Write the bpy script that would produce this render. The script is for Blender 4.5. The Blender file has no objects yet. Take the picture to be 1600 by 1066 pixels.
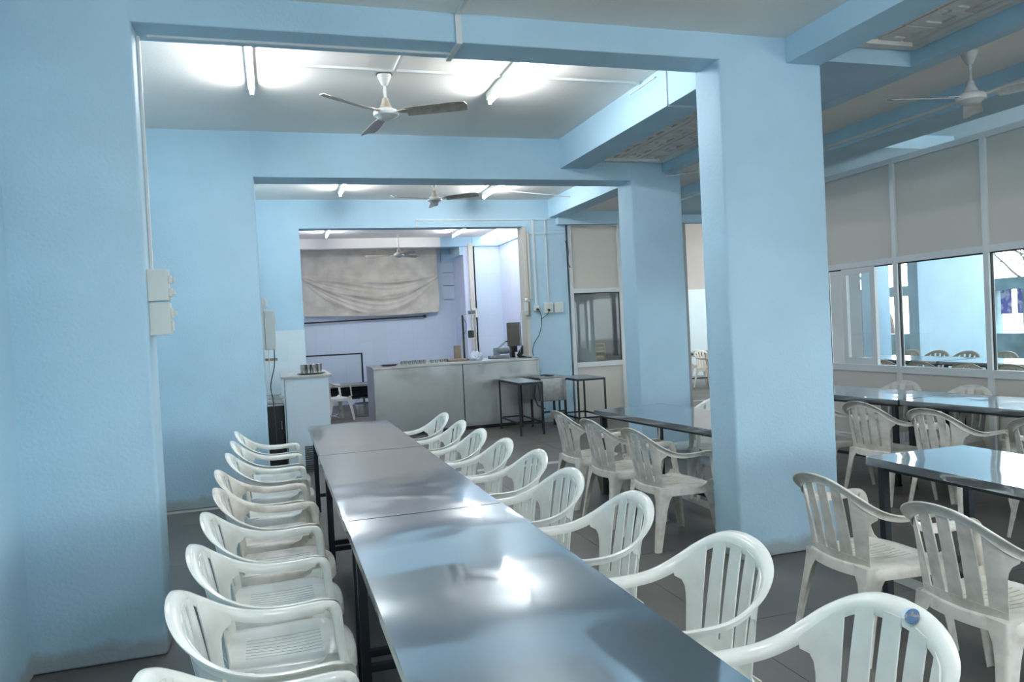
import bpy, bmesh, math, random
from math import sin, cos, pi, radians
from mathutils import Vector, Matrix
random.seed(7)
C = bpy.context.scene.collection
S = bpy.context.scene

# ------------------------------------------------------------------ camera, world, exposure
cam = bpy.data.objects.new('camera', bpy.data.cameras.new('camera'))
C.objects.link(cam)
cam.data.sensor_width = 36.0
cam.data.lens = 1193.9 * 36 / 1600
cam.data.clip_end = 300
YAW, PITCH, ROLL = radians(17.361), radians(-1.158), radians(-2.884)
fw = Vector((sin(YAW)*cos(PITCH), cos(YAW)*cos(PITCH), sin(PITCH)))
rt = fw.cross(Vector((0, 0, 1))).normalized()
up = rt.cross(fw)
r2 = cos(ROLL)*rt + sin(ROLL)*up
u2 = -sin(ROLL)*rt + cos(ROLL)*up
m = Matrix((r2, u2, -fw)).transposed().to_4x4()
m.translation = Vector((0, 0, 1.55))
cam.matrix_world = m
S.camera = cam

world = bpy.data.worlds.new('sky'); S.world = world
world.use_nodes = True
bg = world.node_tree.nodes['Background']
bg.inputs['Color'].default_value = (0.84, 0.93, 1.0, 1)
bg.inputs['Strength'].default_value = 2.6
S.view_settings.view_transform = 'Standard'
S.view_settings.look = 'None'
S.view_settings.gamma = 1.0
S.view_settings.use_curve_mapping = False
S.view_settings.exposure = 1.62
TUBE = 60.0            # strength of the fluorescent tubes
S.cycles.max_bounces = 10
S.cycles.diffuse_bounces = 6
S.cycles.sample_clamp_indirect = 6.0
S.cycles.caustics_reflective = False
S.cycles.caustics_refractive = False

# ------------------------------------------------------------------ materials
def mat(name, col, rough=0.6, metal=0.0, emit=None, strength=0.0, noise=0.0, nscale=8.0, col2=None,
        bump=0.0, bscale=60.0, detail=3.0, spec=0.5, contrast=(0.35, 0.65)):
    M = bpy.data.materials.new(name); M.use_nodes = True
    nt = M.node_tree; b = nt.nodes['Principled BSDF']
    b.inputs['Base Color'].default_value = (*col, 1)
    b.inputs['Roughness'].default_value = rough
    b.inputs['Metallic'].default_value = metal
    b.inputs['Specular IOR Level'].default_value = spec
    tc = nt.nodes.new('ShaderNodeTexCoord')
    if noise > 0 or col2:
        n = nt.nodes.new('ShaderNodeTexNoise'); n.inputs['Scale'].default_value = nscale
        n.inputs['Detail'].default_value = detail + 3
        nt.links.new(tc.outputs['Object'], n.inputs['Vector'])
        r = nt.nodes.new('ShaderNodeValToRGB')
        c2 = col2 or tuple(x*(1-noise) for x in col)
        r.color_ramp.elements[0].position = contrast[0]; r.color_ramp.elements[1].position = contrast[1]
        r.color_ramp.elements[0].color = (*c2, 1); r.color_ramp.elements[1].color = (*col, 1)
        nt.links.new(n.outputs['Fac'], r.inputs['Fac'])
        nt.links.new(r.outputs['Color'], b.inputs['Base Color'])
    if bump > 0:
        n2 = nt.nodes.new('ShaderNodeTexNoise'); n2.inputs['Scale'].default_value = bscale
        n2.inputs['Detail'].default_value = detail
        nt.links.new(tc.outputs['Object'], n2.inputs['Vector'])
        bp = nt.nodes.new('ShaderNodeBump'); bp.inputs['Strength'].default_value = bump
        bp.inputs['Distance'].default_value = 0.01
        nt.links.new(n2.outputs['Fac'], bp.inputs['Height'])
        nt.links.new(bp.outputs['Normal'], b.inputs['Normal'])
    if emit:
        b.inputs['Emission Color'].default_value = (*emit, 1)
        b.inputs['Emission Strength'].default_value = strength
    return M

def wall_paint(name, col, grime):
    """painted plaster: roller stipple, faint scuffs, dirt along the foot of the wall"""
    M = mat(name, col, 0.55, noise=0.07, nscale=2.2, bump=0.25, bscale=55, detail=5, spec=0.35)
    nt = M.node_tree; b = nt.nodes['Principled BSDF']
    src = b.inputs['Base Color'].links[0].from_socket
    geo = nt.nodes.new('ShaderNodeNewGeometry'); sep = nt.nodes.new('ShaderNodeSeparateXYZ')
    nt.links.new(geo.outputs['Position'], sep.inputs[0])
    n = nt.nodes.new('ShaderNodeTexNoise'); n.inputs['Scale'].default_value = 9; n.inputs['Detail'].default_value = 8
    nt.links.new(geo.outputs['Position'], n.inputs['Vector'])
    mr = nt.nodes.new('ShaderNodeMapRange'); mr.inputs['From Min'].default_value = 0.02; mr.inputs['From Max'].default_value = 0.16
    mr.inputs['To Min'].default_value = 0.85; mr.inputs['To Max'].default_value = -0.30
    nt.links.new(sep.outputs['Z'], mr.inputs['Value'])
    ad = nt.nodes.new('ShaderNodeMath'); ad.operation = 'ADD'; ad.use_clamp = True
    nt.links.new(n.outputs['Fac'], ad.inputs[0]); nt.links.new(mr.outputs[0], ad.inputs[1])
    r = nt.nodes.new('ShaderNodeValToRGB'); r.color_ramp.elements[0].position = 0.55; r.color_ramp.elements[1].position = 1.0
    r.color_ramp.elements[0].color = (0, 0, 0, 1); r.color_ramp.elements[1].color = (0.75, 0.75, 0.75, 1)
    nt.links.new(ad.outputs[0], r.inputs['Fac'])
    mx = nt.nodes.new('ShaderNodeMixRGB'); mx.inputs['Color2'].default_value = (*grime, 1)
    nt.links.new(r.outputs['Color'], mx.inputs['Fac']); nt.links.new(src, mx.inputs['Color1'])
    nt.links.new(mx.outputs['Color'], b.inputs['Base Color'])
    return M

def steel_sheet(name, col, rough, bump, bscale, lobe=0):
    """worn stainless sheet: slow waves in the metal and fine scratches"""
    M = bpy.data.materials.new(name); M.use_nodes = True
    nt = M.node_tree; b = nt.nodes['Principled BSDF']
    b.inputs['Metallic'].default_value = 1.0
    tc = nt.nodes.new('ShaderNodeTexCoord')
    n = nt.nodes.new('ShaderNodeTexNoise'); n.inputs['Scale'].default_value = bscale; n.inputs['Detail'].default_value = 1.0
    nt.links.new(tc.outputs['Object'], n.inputs['Vector'])
    bp = nt.nodes.new('ShaderNodeBump'); bp.inputs['Strength'].default_value = bump; bp.inputs['Distance'].default_value = 0.03
    nt.links.new(n.outputs['Fac'], bp.inputs['Height']); nt.links.new(bp.outputs['Normal'], b.inputs['Normal'])
    mp = nt.nodes.new('ShaderNodeMapping'); mp.inputs['Scale'].default_value = (3, 40, 3)
    nt.links.new(tc.outputs['Object'], mp.inputs['Vector'])
    n2 = nt.nodes.new('ShaderNodeTexNoise'); n2.inputs['Scale'].default_value = 2.5; n2.inputs['Detail'].default_value = 6
    nt.links.new(mp.outputs[0], n2.inputs['Vector'])
    n3 = nt.nodes.new('ShaderNodeTexNoise'); n3.inputs['Scale'].default_value = 3.0; n3.inputs['Detail'].default_value = 5
    nt.links.new(tc.outputs['Object'], n3.inputs['Vector'])
    ad = nt.nodes.new('ShaderNodeMath'); ad.operation = 'MULTIPLY'
    nt.links.new(n2.outputs['Fac'], ad.inputs[0]); nt.links.new(n3.outputs['Fac'], ad.inputs[1])
    mr = nt.nodes.new('ShaderNodeMapRange'); mr.inputs['From Min'].default_value = 0.12; mr.inputs['From Max'].default_value = 0.42
    mr.inputs['To Min'].default_value = rough*0.7; mr.inputs['To Max'].default_value = rough*1.5
    nt.links.new(ad.outputs[0], mr.inputs['Value']); nt.links.new(mr.outputs[0], b.inputs['Roughness'])
    r = nt.nodes.new('ShaderNodeValToRGB')
    r.color_ramp.elements[0].color = (*[x*0.82 for x in col], 1); r.color_ramp.elements[1].color = (*col, 1)
    nt.links.new(n3.outputs['Fac'], r.inputs['Fac']); nt.links.new(r.outputs['Color'], b.inputs['Base Color'])
    if lobe:
        b2 = nt.nodes.new('ShaderNodeBsdfPrincipled'); b2.inputs['Metallic'].default_value = 1.0; b2.inputs['Roughness'].default_value = lobe
        nt.links.new(r.outputs['Color'], b2.inputs['Base Color']); nt.links.new(bp.outputs['Normal'], b2.inputs['Normal'])
        mx = nt.nodes.new('ShaderNodeMixShader'); mx.inputs[0].default_value = .30
        nt.links.new(b.outputs[0], mx.inputs[1]); nt.links.new(b2.outputs[0], mx.inputs[2])
        nt.links.new(mx.outputs[0], nt.nodes['Material Output'].inputs[0])
    return M

def glass_mat(name, tint=(0.93, 0.96, 0.96), refl=1.0):
    M = bpy.data.materials.new(name); M.use_nodes = True
    nt = M.node_tree; nt.nodes.clear()
    o = nt.nodes.new('ShaderNodeOutputMaterial'); mx = nt.nodes.new('ShaderNodeMixShader')
    t = nt.nodes.new('ShaderNodeBsdfTransparent'); t.inputs[0].default_value = (*tint, 1)
    g = nt.nodes.new('ShaderNodeBsdfGlossy'); g.inputs['Roughness'].default_value = 0.02
    f = nt.nodes.new('ShaderNodeFresnel'); f.inputs[0].default_value = 1.5
    ge = nt.nodes.new('ShaderNodeNewGeometry'); iv = nt.nodes.new('ShaderNodeMath'); iv.operation = 'SUBTRACT'; iv.inputs[0].default_value = 1.0
    mu = nt.nodes.new('ShaderNodeMath'); mu.operation = 'MULTIPLY'
    nt.links.new(ge.outputs['Backfacing'], iv.inputs[1]); nt.links.new(iv.outputs[0], mu.inputs[0]); nt.links.new(f.outputs[0], mu.inputs[1])
    nt.links.new(mu.outputs[0], mx.inputs[0]); nt.links.new(t.outputs[0], mx.inputs[1]); nt.links.new(g.outputs[0], mx.inputs[2])
    nt.links.new(mx.outputs[0], o.inputs[0])
    return M

def tile_mat(name, col, joint, tw, th, rough=0.25, axis='XZ'):
    M = bpy.data.materials.new(name); M.use_nodes = True
    nt = M.node_tree; b = nt.nodes['Principled BSDF']; b.inputs['Roughness'].default_value = rough
    geo = nt.nodes.new('ShaderNodeNewGeometry'); sep = nt.nodes.new('ShaderNodeSeparateXYZ')
    nt.links.new(geo.outputs['Position'], sep.inputs[0])
    cmb = nt.nodes.new('ShaderNodeCombineXYZ')
    a, c = ('X', 'Z') if axis == 'XZ' else (('Y', 'Z') if axis == 'YZ' else ('X', 'Y'))
    nt.links.new(sep.outputs[a], cmb.inputs[0]); nt.links.new(sep.outputs[c], cmb.inputs[1])
    br = nt.nodes.new('ShaderNodeTexBrick'); br.offset = 0.0
    br.inputs['Scale'].default_value = 1.0; br.inputs['Mortar Size'].default_value = 0.004
    br.inputs['Brick Width'].default_value = tw; br.inputs['Row Height'].default_value = th
    br.inputs['Color1'].default_value = (*col, 1); br.inputs['Color2'].default_value = (*[x*0.96 for x in col], 1)
    br.inputs['Mortar'].default_value = (*joint, 1)
    nt.links.new(cmb.outputs[0], br.inputs['Vector']); nt.links.new(br.outputs['Color'], b.inputs['Base Color'])
    return M

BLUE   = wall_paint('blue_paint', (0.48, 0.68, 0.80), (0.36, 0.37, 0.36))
BLUE2  = wall_paint('blue_paint_shaded', (0.46, 0.65, 0.76), (0.30, 0.32, 0.32))  # copy of the blue paint with the shade on unlit beams put into its colour
CEIL   = mat('ceiling_white', (0.90, 0.86, 0.80), 0.8, noise=0.05, nscale=1.5, bump=0.1, bscale=40)
LATT   = mat('plaster_lattice', (0.74, 0.71, 0.66), 0.85, noise=0.12, nscale=6)
FLOOR  = mat('grey_stone_floor', (0.150, 0.137, 0.126), 0.42, noise=0.25, nscale=1.6, bump=0.05, bscale=30, spec=0.4)
JOINT  = mat('floor_joint', (0.11, 0.10, 0.095), 0.8)
MARBLE = mat('white_marble', (0.50, 0.48, 0.45), 0.4, noise=0.15, nscale=4)
PANEL  = mat('cream_laminate', (0.64, 0.60, 0.53), 0.45, noise=0.04, nscale=0.9, spec=0.4)
ALU    = mat('white_aluminium', (0.72, 0.74, 0.73), 0.35, noise=0.06, nscale=3)
GASKET = mat('black_gasket', (0.02, 0.022, 0.025), 0.6)
GLASS  = glass_mat('clear_glass')
PLAST  = mat('white_plastic_chair', (0.80, 0.81, 0.75), 0.20, col2=(0.68, 0.68, 0.62), nscale=7, bump=0.03, bscale=90, contrast=(0.3, 0.6))
PLASTD = mat('grimy_plastic_chair', (0.76, 0.71, 0.63), 0.30, col2=(0.50, 0.455, 0.39), nscale=11, bump=0.04, bscale=90, contrast=(0.28, 0.56))
PLASTB = mat('tan_plastic_chair', (0.56, 0.49, 0.40), 0.35, noise=0.15, nscale=9)
STEEL  = steel_sheet('table_steel', (0.50, 0.57, 0.62), 0.045, 0.20, 2.0, lobe=.30)
STEELC = steel_sheet('counter_steel', (0.42, 0.43, 0.42), 0.40, 0.03, 1.2)
UTEN   = mat('bright_steel', (0.62, 0.62, 0.60), 0.22, 1.0, noise=0.2, nscale=20)
BLACKM = mat('black_painted_steel', (0.018, 0.022, 0.028), 0.45, noise=0.3, nscale=14)
WPLAS  = mat('white_switch_plastic', (0.68, 0.70, 0.66), 0.35, noise=0.04, nscale=10)
CABLE  = mat('dark_cable', (0.04, 0.05, 0.06), 0.5, noise=0.1, nscale=9)
BLACK  = mat('black_plastic', (0.02, 0.02, 0.022), 0.4, noise=0.2, nscale=12)
BROWN  = mat('brown_board', (0.13, 0.115, 0.095), 0.6, noise=0.15, nscale=5)
WOODB  = mat('raw_board', (0.36, 0.28, 0.20), 0.7, noise=0.2, nscale=12)
TUBEM  = mat('lit_tube', (1, 1, 1), 0.4, emit=(0.93, 0.965, 1.0), strength=TUBE, noise=0.01, nscale=1)
FANM   = mat('fan_ivory', (0.42, 0.36, 0.29), 0.35, noise=0.3, nscale=16)
FANW   = mat('fan_white', (0.62, 0.62, 0.59), 0.25, noise=0.15, nscale=16)
CLOTH  = mat('beige_cloth', (0.80, 0.73, 0.62), 0.9, noise=0.22, nscale=3.5, bump=0.15, bscale=200)
LILAC  = tile_mat('lilac_wall_tile', (0.66, 0.75, 0.86), (0.60, 0.69, 0.80), 0.30, 0.45)
LILACY = tile_mat('lilac_wall_tile_side', (0.68, 0.73, 0.90), (0.62, 0.67, 0.84), 0.30, 0.45, axis='YZ')
WTILE  = tile_mat('white_wall_tile', (0.72, 0.81, 0.85), (0.69, 0.78, 0.82), 0.20, 0.30)
FTILE  = mat('far_wall_tile', (0.58, 0.66, 0.66), 0.5, noise=0.05, nscale=3)
TAN    = mat('far_wall_tan', (0.45, 0.40, 0.36), 0.7, noise=0.06, nscale=2)
GREYW  = mat('grey_store_wall', (0.34, 0.355, 0.355), 0.7, noise=0.08, nscale=2)
CONC   = mat('weathered_blue_wall', (0.30, 0.43, 0.47), 0.8, noise=0.3, nscale=3.5)
BARK   = mat('tree_bark', (0.09, 0.085, 0.08), 0.9, noise=0.3, nscale=20)
LEAF   = mat('tree_leaf', (0.20, 0.26, 0.12), 0.7, noise=0.3, nscale=3)
BANNER = mat('purple_banner', (0.20, 0.18, 0.50), 0.7, col2=(0.60, 0.60, 0.72), nscale=9, contrast=(0.45, 0.55))
GROUND = mat('pale_earth', (0.38, 0.35, 0.30), 0.9, noise=0.2, nscale=2)
BAG    = mat('white_plastic_bag', (0.72, 0.76, 0.86), 0.4, noise=0.05, nscale=8)
STICK  = mat('blue_sticker', (0.07, 0.16, 0.30), 0.4, col2=(0.45, 0.27, 0.16), nscale=55, contrast=(0.40, 0.47))
STICKW = mat('torn_sticker_paper', (0.66, 0.78, 0.86), 0.6, noise=0.1, nscale=30)
GREYP  = mat('grey_machine_paint', (0.24, 0.28, 0.32), 0.4, noise=0.2, nscale=10)

# ------------------------------------------------------------------ mesh helpers
class MB:
    def __init__(s): s.v = []; s.f = []
    def add(s, vs, fs):
        k = len(s.v); s.v += [tuple(v) for v in vs]; s.f += [tuple(i+k for i in f) for f in fs]; return s
    def box(s, x0, x1, y0, y1, z0, z1):
        vs = [(x0,y0,z0),(x1,y0,z0),(x1,y1,z0),(x0,y1,z0),(x0,y0,z1),(x1,y0,z1),(x1,y1,z1),(x0,y1,z1)]
        return s.add(vs, [(0,3,2,1),(4,5,6,7),(0,1,5,4),(1,2,6,5),(2,3,7,6),(3,0,4,7)])
    def bar(s, p, q, w, h=None, upv=(0,0,1)):
        h = h or w; p = Vector(p); q = Vector(q); t = (q-p).normalized(); u = Vector(upv)
        if abs(t.dot(u)) > .98: u = Vector((0,1,0))
        a = t.cross(u).normalized()*w/2; b = a.cross(t).normalized()*h/2
        vs = [p-a-b, p+a-b, p+a+b, p-a+b, q-a-b, q+a-b, q+a+b, q-a+b]
        return s.add(vs, [(0,3,2,1),(4,5,6,7),(0,1,5,4),(1,2,6,5),(2,3,7,6),(3,0,4,7)])
    def tube(s, pts, r, n=8, cap=True):
        pts = [Vector(p) for p in pts]; rings = []
        rr = r if isinstance(r, (list, tuple)) else [r]*len(pts)
        ref = Vector((0.123, 0.37, 0.92)).normalized()
        for i, p in enumerate(pts):
            t = (pts[min(i+1, len(pts)-1)] - pts[max(i-1, 0)]).normalized()
            a = t.cross(ref).normalized(); b = t.cross(a)
            rings.append([p + rr[i]*(a*cos(2*pi*k/n) + b*sin(2*pi*k/n)) for k in range(n)])
        vs = [v for R in rings for v in R]; fs = []
        for i in range(len(pts)-1):
            for k in range(n):
                fs.append((i*n+k, i*n+(k+1) % n, (i+1)*n+(k+1) % n, (i+1)*n+k))
        if cap: fs += [tuple(range(n-1, -1, -1)), tuple((len(pts)-1)*n+k for k in range(n))]
        return s.add(vs, fs)
    def lathe(s, prof, c=(0,0,0), n=24):
        vs = []; fs = []
        for (r, z) in prof:
            for k in range(n): vs.append((c[0]+r*cos(2*pi*k/n), c[1]+r*sin(2*pi*k/n), c[2]+z))
        for i in range(len(prof)-1):
            for k in range(n): fs.append((i*n+k, i*n+(k+1) % n, (i+1)*n+(k+1) % n, (i+1)*n+k))
        if prof[0][0] > 1e-4: fs.append(tuple(range(n-1, -1, -1)))
        if prof[-1][0] > 1e-4: fs.append(tuple((len(prof)-1)*n+k for k in range(n)))
        return s.add(vs, fs)
    def grid(s, G, skip=None):
        nr, nc = len(G), len(G[0]); fs = []
        for i in range(nr-1):
            for j in range(nc-1):
                if skip and skip(i, j): continue
                fs.append((i*nc+j, i*nc+j+1, (i+1)*nc+j+1, (i+1)*nc+j))
        return s.add([p for R in G for p in R], fs)
    def build(s, name, mt, parent=None, bevel=0.0, solid=0.0, smooth=False, ang=40, loc=None, off=-1, seg=2):
        me = bpy.data.meshes.new(name); me.from_pydata(s.v, [], s.f); me.update()
        bm = bmesh.new(); bm.from_mesh(me)
        bmesh.ops.remove_doubles(bm, verts=bm.verts, dist=1e-5)
        lo = [v for v in bm.verts if not v.link_faces]
        if lo: bmesh.ops.delete(bm, geom=lo, context='VERTS')
        bmesh.ops.recalc_face_normals(bm, faces=bm.faces)
        bm.to_mesh(me); bm.free()
        o = bpy.data.objects.new(name, me); C.objects.link(o); me.materials.append(mt)
        if smooth:
            for p in me.polygons: p.use_smooth = True
        if solid or bevel:
            if solid:
                md = o.modifiers.new('s', 'SOLIDIFY'); md.thickness = solid; md.offset = off
            if bevel:
                md = o.modifiers.new('b', 'BEVEL'); md.width = bevel; md.segments = seg; md.limit_method = 'ANGLE'; md.angle_limit = radians(35)
            dg = bpy.context.evaluated_depsgraph_get()
            me2 = bpy.data.meshes.new_from_object(o.evaluated_get(dg))
            o.modifiers.clear(); o.data = me2; me2.name = name
            bpy.data.meshes.remove(me); me = me2
        if smooth:
            for p in me.polygons: p.use_smooth = True
            me.set_sharp_from_angle(angle=radians(ang))
        if parent: o.parent = parent
        if loc: o.location = loc
        return o

def thing(name, label, cat, loc=(0,0,0), rz=0.0, group=None):
    o = bpy.data.objects.new(name, None); C.objects.link(o); o.empty_display_size = .1
    o.location = loc; o.rotation_euler = (0, 0, rz)
    o['label'] = label; o['category'] = cat
    if group: o['group'] = group
    return o
def tag(o, label, cat, group=None):
    o['label'] = label; o['category'] = cat
    if group: o['group'] = group
    return o
def struct(o): o['kind'] = 'structure'; return o
def sroot(name):
    o = bpy.data.objects.new(name, None); C.objects.link(o); o['kind'] = 'structure'; return o
def BX(*a): return MB().box(*a)
def children(o): return [c for c in bpy.data.objects if c.parent == o]
def tree_of(root):
    return [(c, children(c)) for c in children(root)]
def dup(root, kids, loc, rz, label, group=None, mtl=None, rx=0.0, scale=None):
    r = root.copy(); C.objects.link(r); r.location = loc; r.rotation_euler = (rx, 0, rz)
    r['label'] = label
    if group: r['group'] = group
    for ch, gs in kids:
        c = ch.copy(); C.objects.link(c); c.parent = r
        if mtl: c.material_slots[0].link = 'OBJECT'; c.material_slots[0].material = mtl
        for g in gs:
            d = g.copy(); C.objects.link(d); d.parent = c
            if mtl: d.material_slots[0].link = 'OBJECT'; d.material_slots[0].material = mtl
    return r

# ------------------------------------------------------------------ THE SETTING
Y1, Y1B = 4.13, 4.39          # first portal
Y2, Y2B = 7.60, 7.95          # second portal
Y3, Y3B = 11.33, 11.58        # wall with the serving hatch
ZC, ZN = 3.50, 3.29           # ceiling heights (inner bays / near bay and right hall)
YN, XL = -4.0, -1.17
# floor: base slab, joints recessed between large stone slabs
fl = sroot('floor')
BX(-1.6, 13.6, YN, 20.0, -0.12, -0.006).build('screed', JOINT, fl)
slab_cache = {}
pitch = 1.22
i = 0
x = -1.6
xs = [-1.6 + pitch*k for k in range(0, 13)]
ys = [YN + pitch*k for k in range(0, 20)]
slab = BX(0.002, pitch-0.002, 0.002, pitch-0.002, -0.03, 0).build('stone_slab', FLOOR, fl, loc=(xs[0], ys[0], 0))
for a in xs:
    for b in ys:
        if (a, b) == (xs[0], ys[0]): continue
        if a > 12.5: continue
        c = slab.copy(); C.objects.link(c); c.parent = fl; c.location = (a, b, 0)
for k, (x0, x1, y0, y1) in enumerate([(1.0, 8.6, 7.92, 8.05), (-1.17, -.09, 7.50, 7.60), (4.6, 12, 12.28, 12.42), (3.26, 3.38, -1.0, 4.13), (3.26, 3.38, 4.4, 7.9)]):
    BX(x0, x1, y0, y1, -0.001, 0.003).build('marble_strip', MARBLE, fl)

ce = sroot('ceiling')
BX(-1.4, 3.35, YN, Y1+.02, ZN, 3.9).build('near_ceiling', CEIL, ce)
BX(-1.4, 3.2, Y1+.1, 17.4, ZC, 3.9).build('inner_ceiling', CEIL, ce)
BX(3.2, 4.4, Y1+.1, 17.4, ZC, 3.9).build('strip_ceiling', CEIL, ce)
BX(3.3, 4.4, YN, Y1+.1, 3.45, 3.9).build('near_strip_ceiling', CEIL, ce)
BX(4.33, 6.0, YN, 11.5, ZN+.02, 3.9).build('right_ceiling', CEIL, ce)
BX(4.95, 6.0, 11.4, 17.4, ZN+.02, 3.9).build('far_ceiling', CEIL, ce)
BX(5.9, 12.6, YN, 11.6, 3.42, 3.9).build('porch_ceiling', BLUE, ce)
BX(5.9, 12.6, 11.62, 20.0, 4.2, 4.4).build('far_porch_ceiling', CEIL, ce)

# left side wall and portals
def wallbox(name, *a, mt=BLUE, bevel=0.0): return struct(BX(*a).build(name, mt, bevel=bevel, smooth=bevel > 0, seg=3))
wallbox('wall_left', XL-.2, XL, YN, Y2+.1, 0, 3.6)
wallbox('wall_near', -1.4, 7.0, YN-.2, YN, 0, .9)  # unseen wall, its opening shaped to let daylight onto the column front
wallbox('wall_near_head', -1.4, 7.0, YN-.2, YN, 2.75, 3.6)
wallbox('wall_near_left', -1.4, 2.4, YN-.2, YN, .9, 2.75)
wallbox('wall_near_right', 6.5, 7.0, YN-.2, YN, .9, 2.75)
p1 = sroot('trim_1')   # first portal: left pier + beam
BX(XL-.1, -.58, Y1, Y1B, 0, 3.6).build('pier', BLUE, p1, bevel=.018, smooth=True, seg=3)
BX(-.60, 2.75, Y1+.001, Y1B-.001, 3.13, 3.6).build('beam', BLUE, p1, bevel=.006)
c1 = sroot('column')
BX(2.72, 3.48, Y1, 4.42, 0, 3.6).build('shaft', BLUE, c1, bevel=.02, smooth=True, seg=3)
b1 = sroot('trim_2')   # longitudinal beams over the columns
BX(3.21, 3.47, YN, Y1+.02, 3.13, 3.6).build('beam', BLUE, b1, bevel=.004)
BX(3.01, 3.33, 4.38, Y2+.01, 3.19, 3.6).build('beam', BLUE, b1, bevel=.004)
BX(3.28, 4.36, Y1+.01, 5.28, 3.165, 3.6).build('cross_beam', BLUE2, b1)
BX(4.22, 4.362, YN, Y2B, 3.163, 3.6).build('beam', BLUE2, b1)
BX(4.25, 4.53, Y2B-.05, Y3B, 3.22, 3.6).build('beam', BLUE, b1)
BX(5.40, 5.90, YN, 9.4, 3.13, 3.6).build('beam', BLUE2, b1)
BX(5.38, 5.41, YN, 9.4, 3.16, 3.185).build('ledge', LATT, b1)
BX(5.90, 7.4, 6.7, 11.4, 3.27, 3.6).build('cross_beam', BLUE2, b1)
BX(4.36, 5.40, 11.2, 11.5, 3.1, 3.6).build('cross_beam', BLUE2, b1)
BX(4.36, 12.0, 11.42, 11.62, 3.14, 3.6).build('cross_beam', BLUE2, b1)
p2 = sroot('trim_3')   # second portal
BX(XL-.1, -.09, Y2, Y2B, 0, 3.6).build('pier', BLUE, p2, bevel=.018, smooth=True, seg=3)
BX(-.11, 3.85, Y2+.001, Y2B-.001, 3.07, 3.6).build('beam', BLUE, p2, bevel=.006)
c2 = sroot('column')
BX(3.83, 4.45, Y2+.002, Y2B, 0, 3.6).build('shaft', BLUE, c2, bevel=.018, smooth=True, seg=3)
# hatch wall
w3 = sroot('wall_back')
BX(-.5, .44, Y3, Y3B, 1.64, 3.6).build('wall_part', BLUE, w3)
BX(-.5, .44, Y3-.008, Y3B, 0, 1.64).build('tiled_dado', WTILE, w3)
BX(.44, 3.85, Y3, Y3B, 3.085, 3.6).build('lintel', BLUE, w3)
BX(3.85, 4.52, Y3, Y3B, 0, 3.6).build('pier', BLUE, w3)
struct(BX(-.35, -.13, Y2B-.05, Y3+.05, 0, 3.6).build('wall_left_inner', BLUE))
# kitchen shell
kw = sroot('wall_kitchen')
BX(.0, 4.3, 17.0, 17.2, 0, 3.6).build('back_tiles', LILAC, kw)
BX(4.0, 4.25, 16.0, 17.1, 0, 3.6).build('return_wall', LILACY, kw)
BX(4.2, 4.95, 16.0, 16.2, 0, 3.6).build('pier_tiles', LILAC, kw)
BX(4.82, 5.0, Y3B, 16.1, 0, 3.6).build('side_tiles', LILACY, kw)
BX(-.1, .0, Y3B, 17.1, 0, 3.6).build('left_tiles', LILACY, kw)
BX(4.50, 5.03, Y3B-.06, Y3B-.01, 0, 3.6).build('corner_panel', GREYW, kw)
BX(0, 3.5, 15.95, 16.2, 3.30, 3.6).build('kitchen_beam', CEIL, kw)
BX(3.5, 4.25, 15.95, 16.2, 3.30, 3.6).build('kitchen_beam', BLUE, kw)
BX(4.20, 4.84, 15.93, 15.99, 3.30, 3.6).build('kitchen_beam', BLUE, kw)
BX(4.76, 4.84, Y3B, 15.95, 3.30, 3.6).build('side_beam', BLUE, kw)
BX(3.72, 4.0, 16.95, 17.0, 3.05, 3.45).build('blue_band', BLUE, kw)
BX(3.92, 4.0, 16.0, 17.0, 3.12, 3.40).build('blue_band', BLUE, kw)
BX(4.10, 4.20, 15.93, 16.0, 0, 3.36).build('cream_post', PANEL, kw)
for zz in (2.82, 2.52, 2.22):
    BX(3.75, 4.0, 16.985, 17.0, zz, zz+.008).build('tile_crack', CABLE, kw)
# hatch jamb casing
BX(3.80, 3.85, Y3-.02, Y3B, 1.05, 3.085).build('hatch_jamb', PANEL, w3)
BX(3.865, 3.895, Y3-.03, Y3, 1.95, 3.0).build('hatch_pipe', PANEL, w3)

# cream glazed partition builder
def partition(name, p0, p1, muls, z_bot=.86, z_mid=2.05, z_top=3.12, glass=True, skip=()):
    root = sroot(name)
    ax = 1 if p0[0] == p1[0] else 0
    base = p0[1-ax]
    def bb(a0, a1, t0, t1, z0, z1):
        return BX(base+t0, base+t1, a0, a1, z0, z1) if ax == 1 else BX(a0, a1, base+t0, base+t1, z0, z1)
    s, e = p0[ax], p1[ax]
    for z0, z1, nm in ((z_top-.03, z_top+.03, 'top_rail'), (z_mid-.035, z_mid+.035, 'middle_rail'), (z_bot-.04, z_bot+.04, 'sill_rail'), (0.0, .07, 'bottom_rail')):
        bb(s, e, -.03, .03, z0, z1).build(nm, ALU, root, bevel=.004)
    for y in muls:
        bb(y-.03, y+.03, -.034, .034, 0, z_top).build('mullion', ALU, root, bevel=.004)
    for i in range(len(muls)-1):
        a, b = sorted((muls[i], muls[i+1])); a += .03; b -= .03
        bb(a, b, -.008, .008, .07, z_bot-.04).build('lower_panel', PANEL, root)
        bb(a, b, -.008, .008, z_mid+.035, z_top-.03).build('upper_panel', PANEL, root)
        g = [bb(a, a+.010, -.012, .012, z_bot+.04, z_mid-.035), bb(b-.010, b, -.012, .012, z_bot+.04, z_mid-.035)]
        q = MB()
        for h in g: q.add(h.v, h.f)
        h = bb(a, b, -.012, .012, z_mid-.047, z_mid-.035); q.add(h.v, h.f)
        q.build('window_gasket', GASKET, root)
        if i not in skip:
            bb(a, b, -.003, .003, z_bot+.04, z_mid-.035).build('glass_pane', GLASS, root)
    return root
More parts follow.
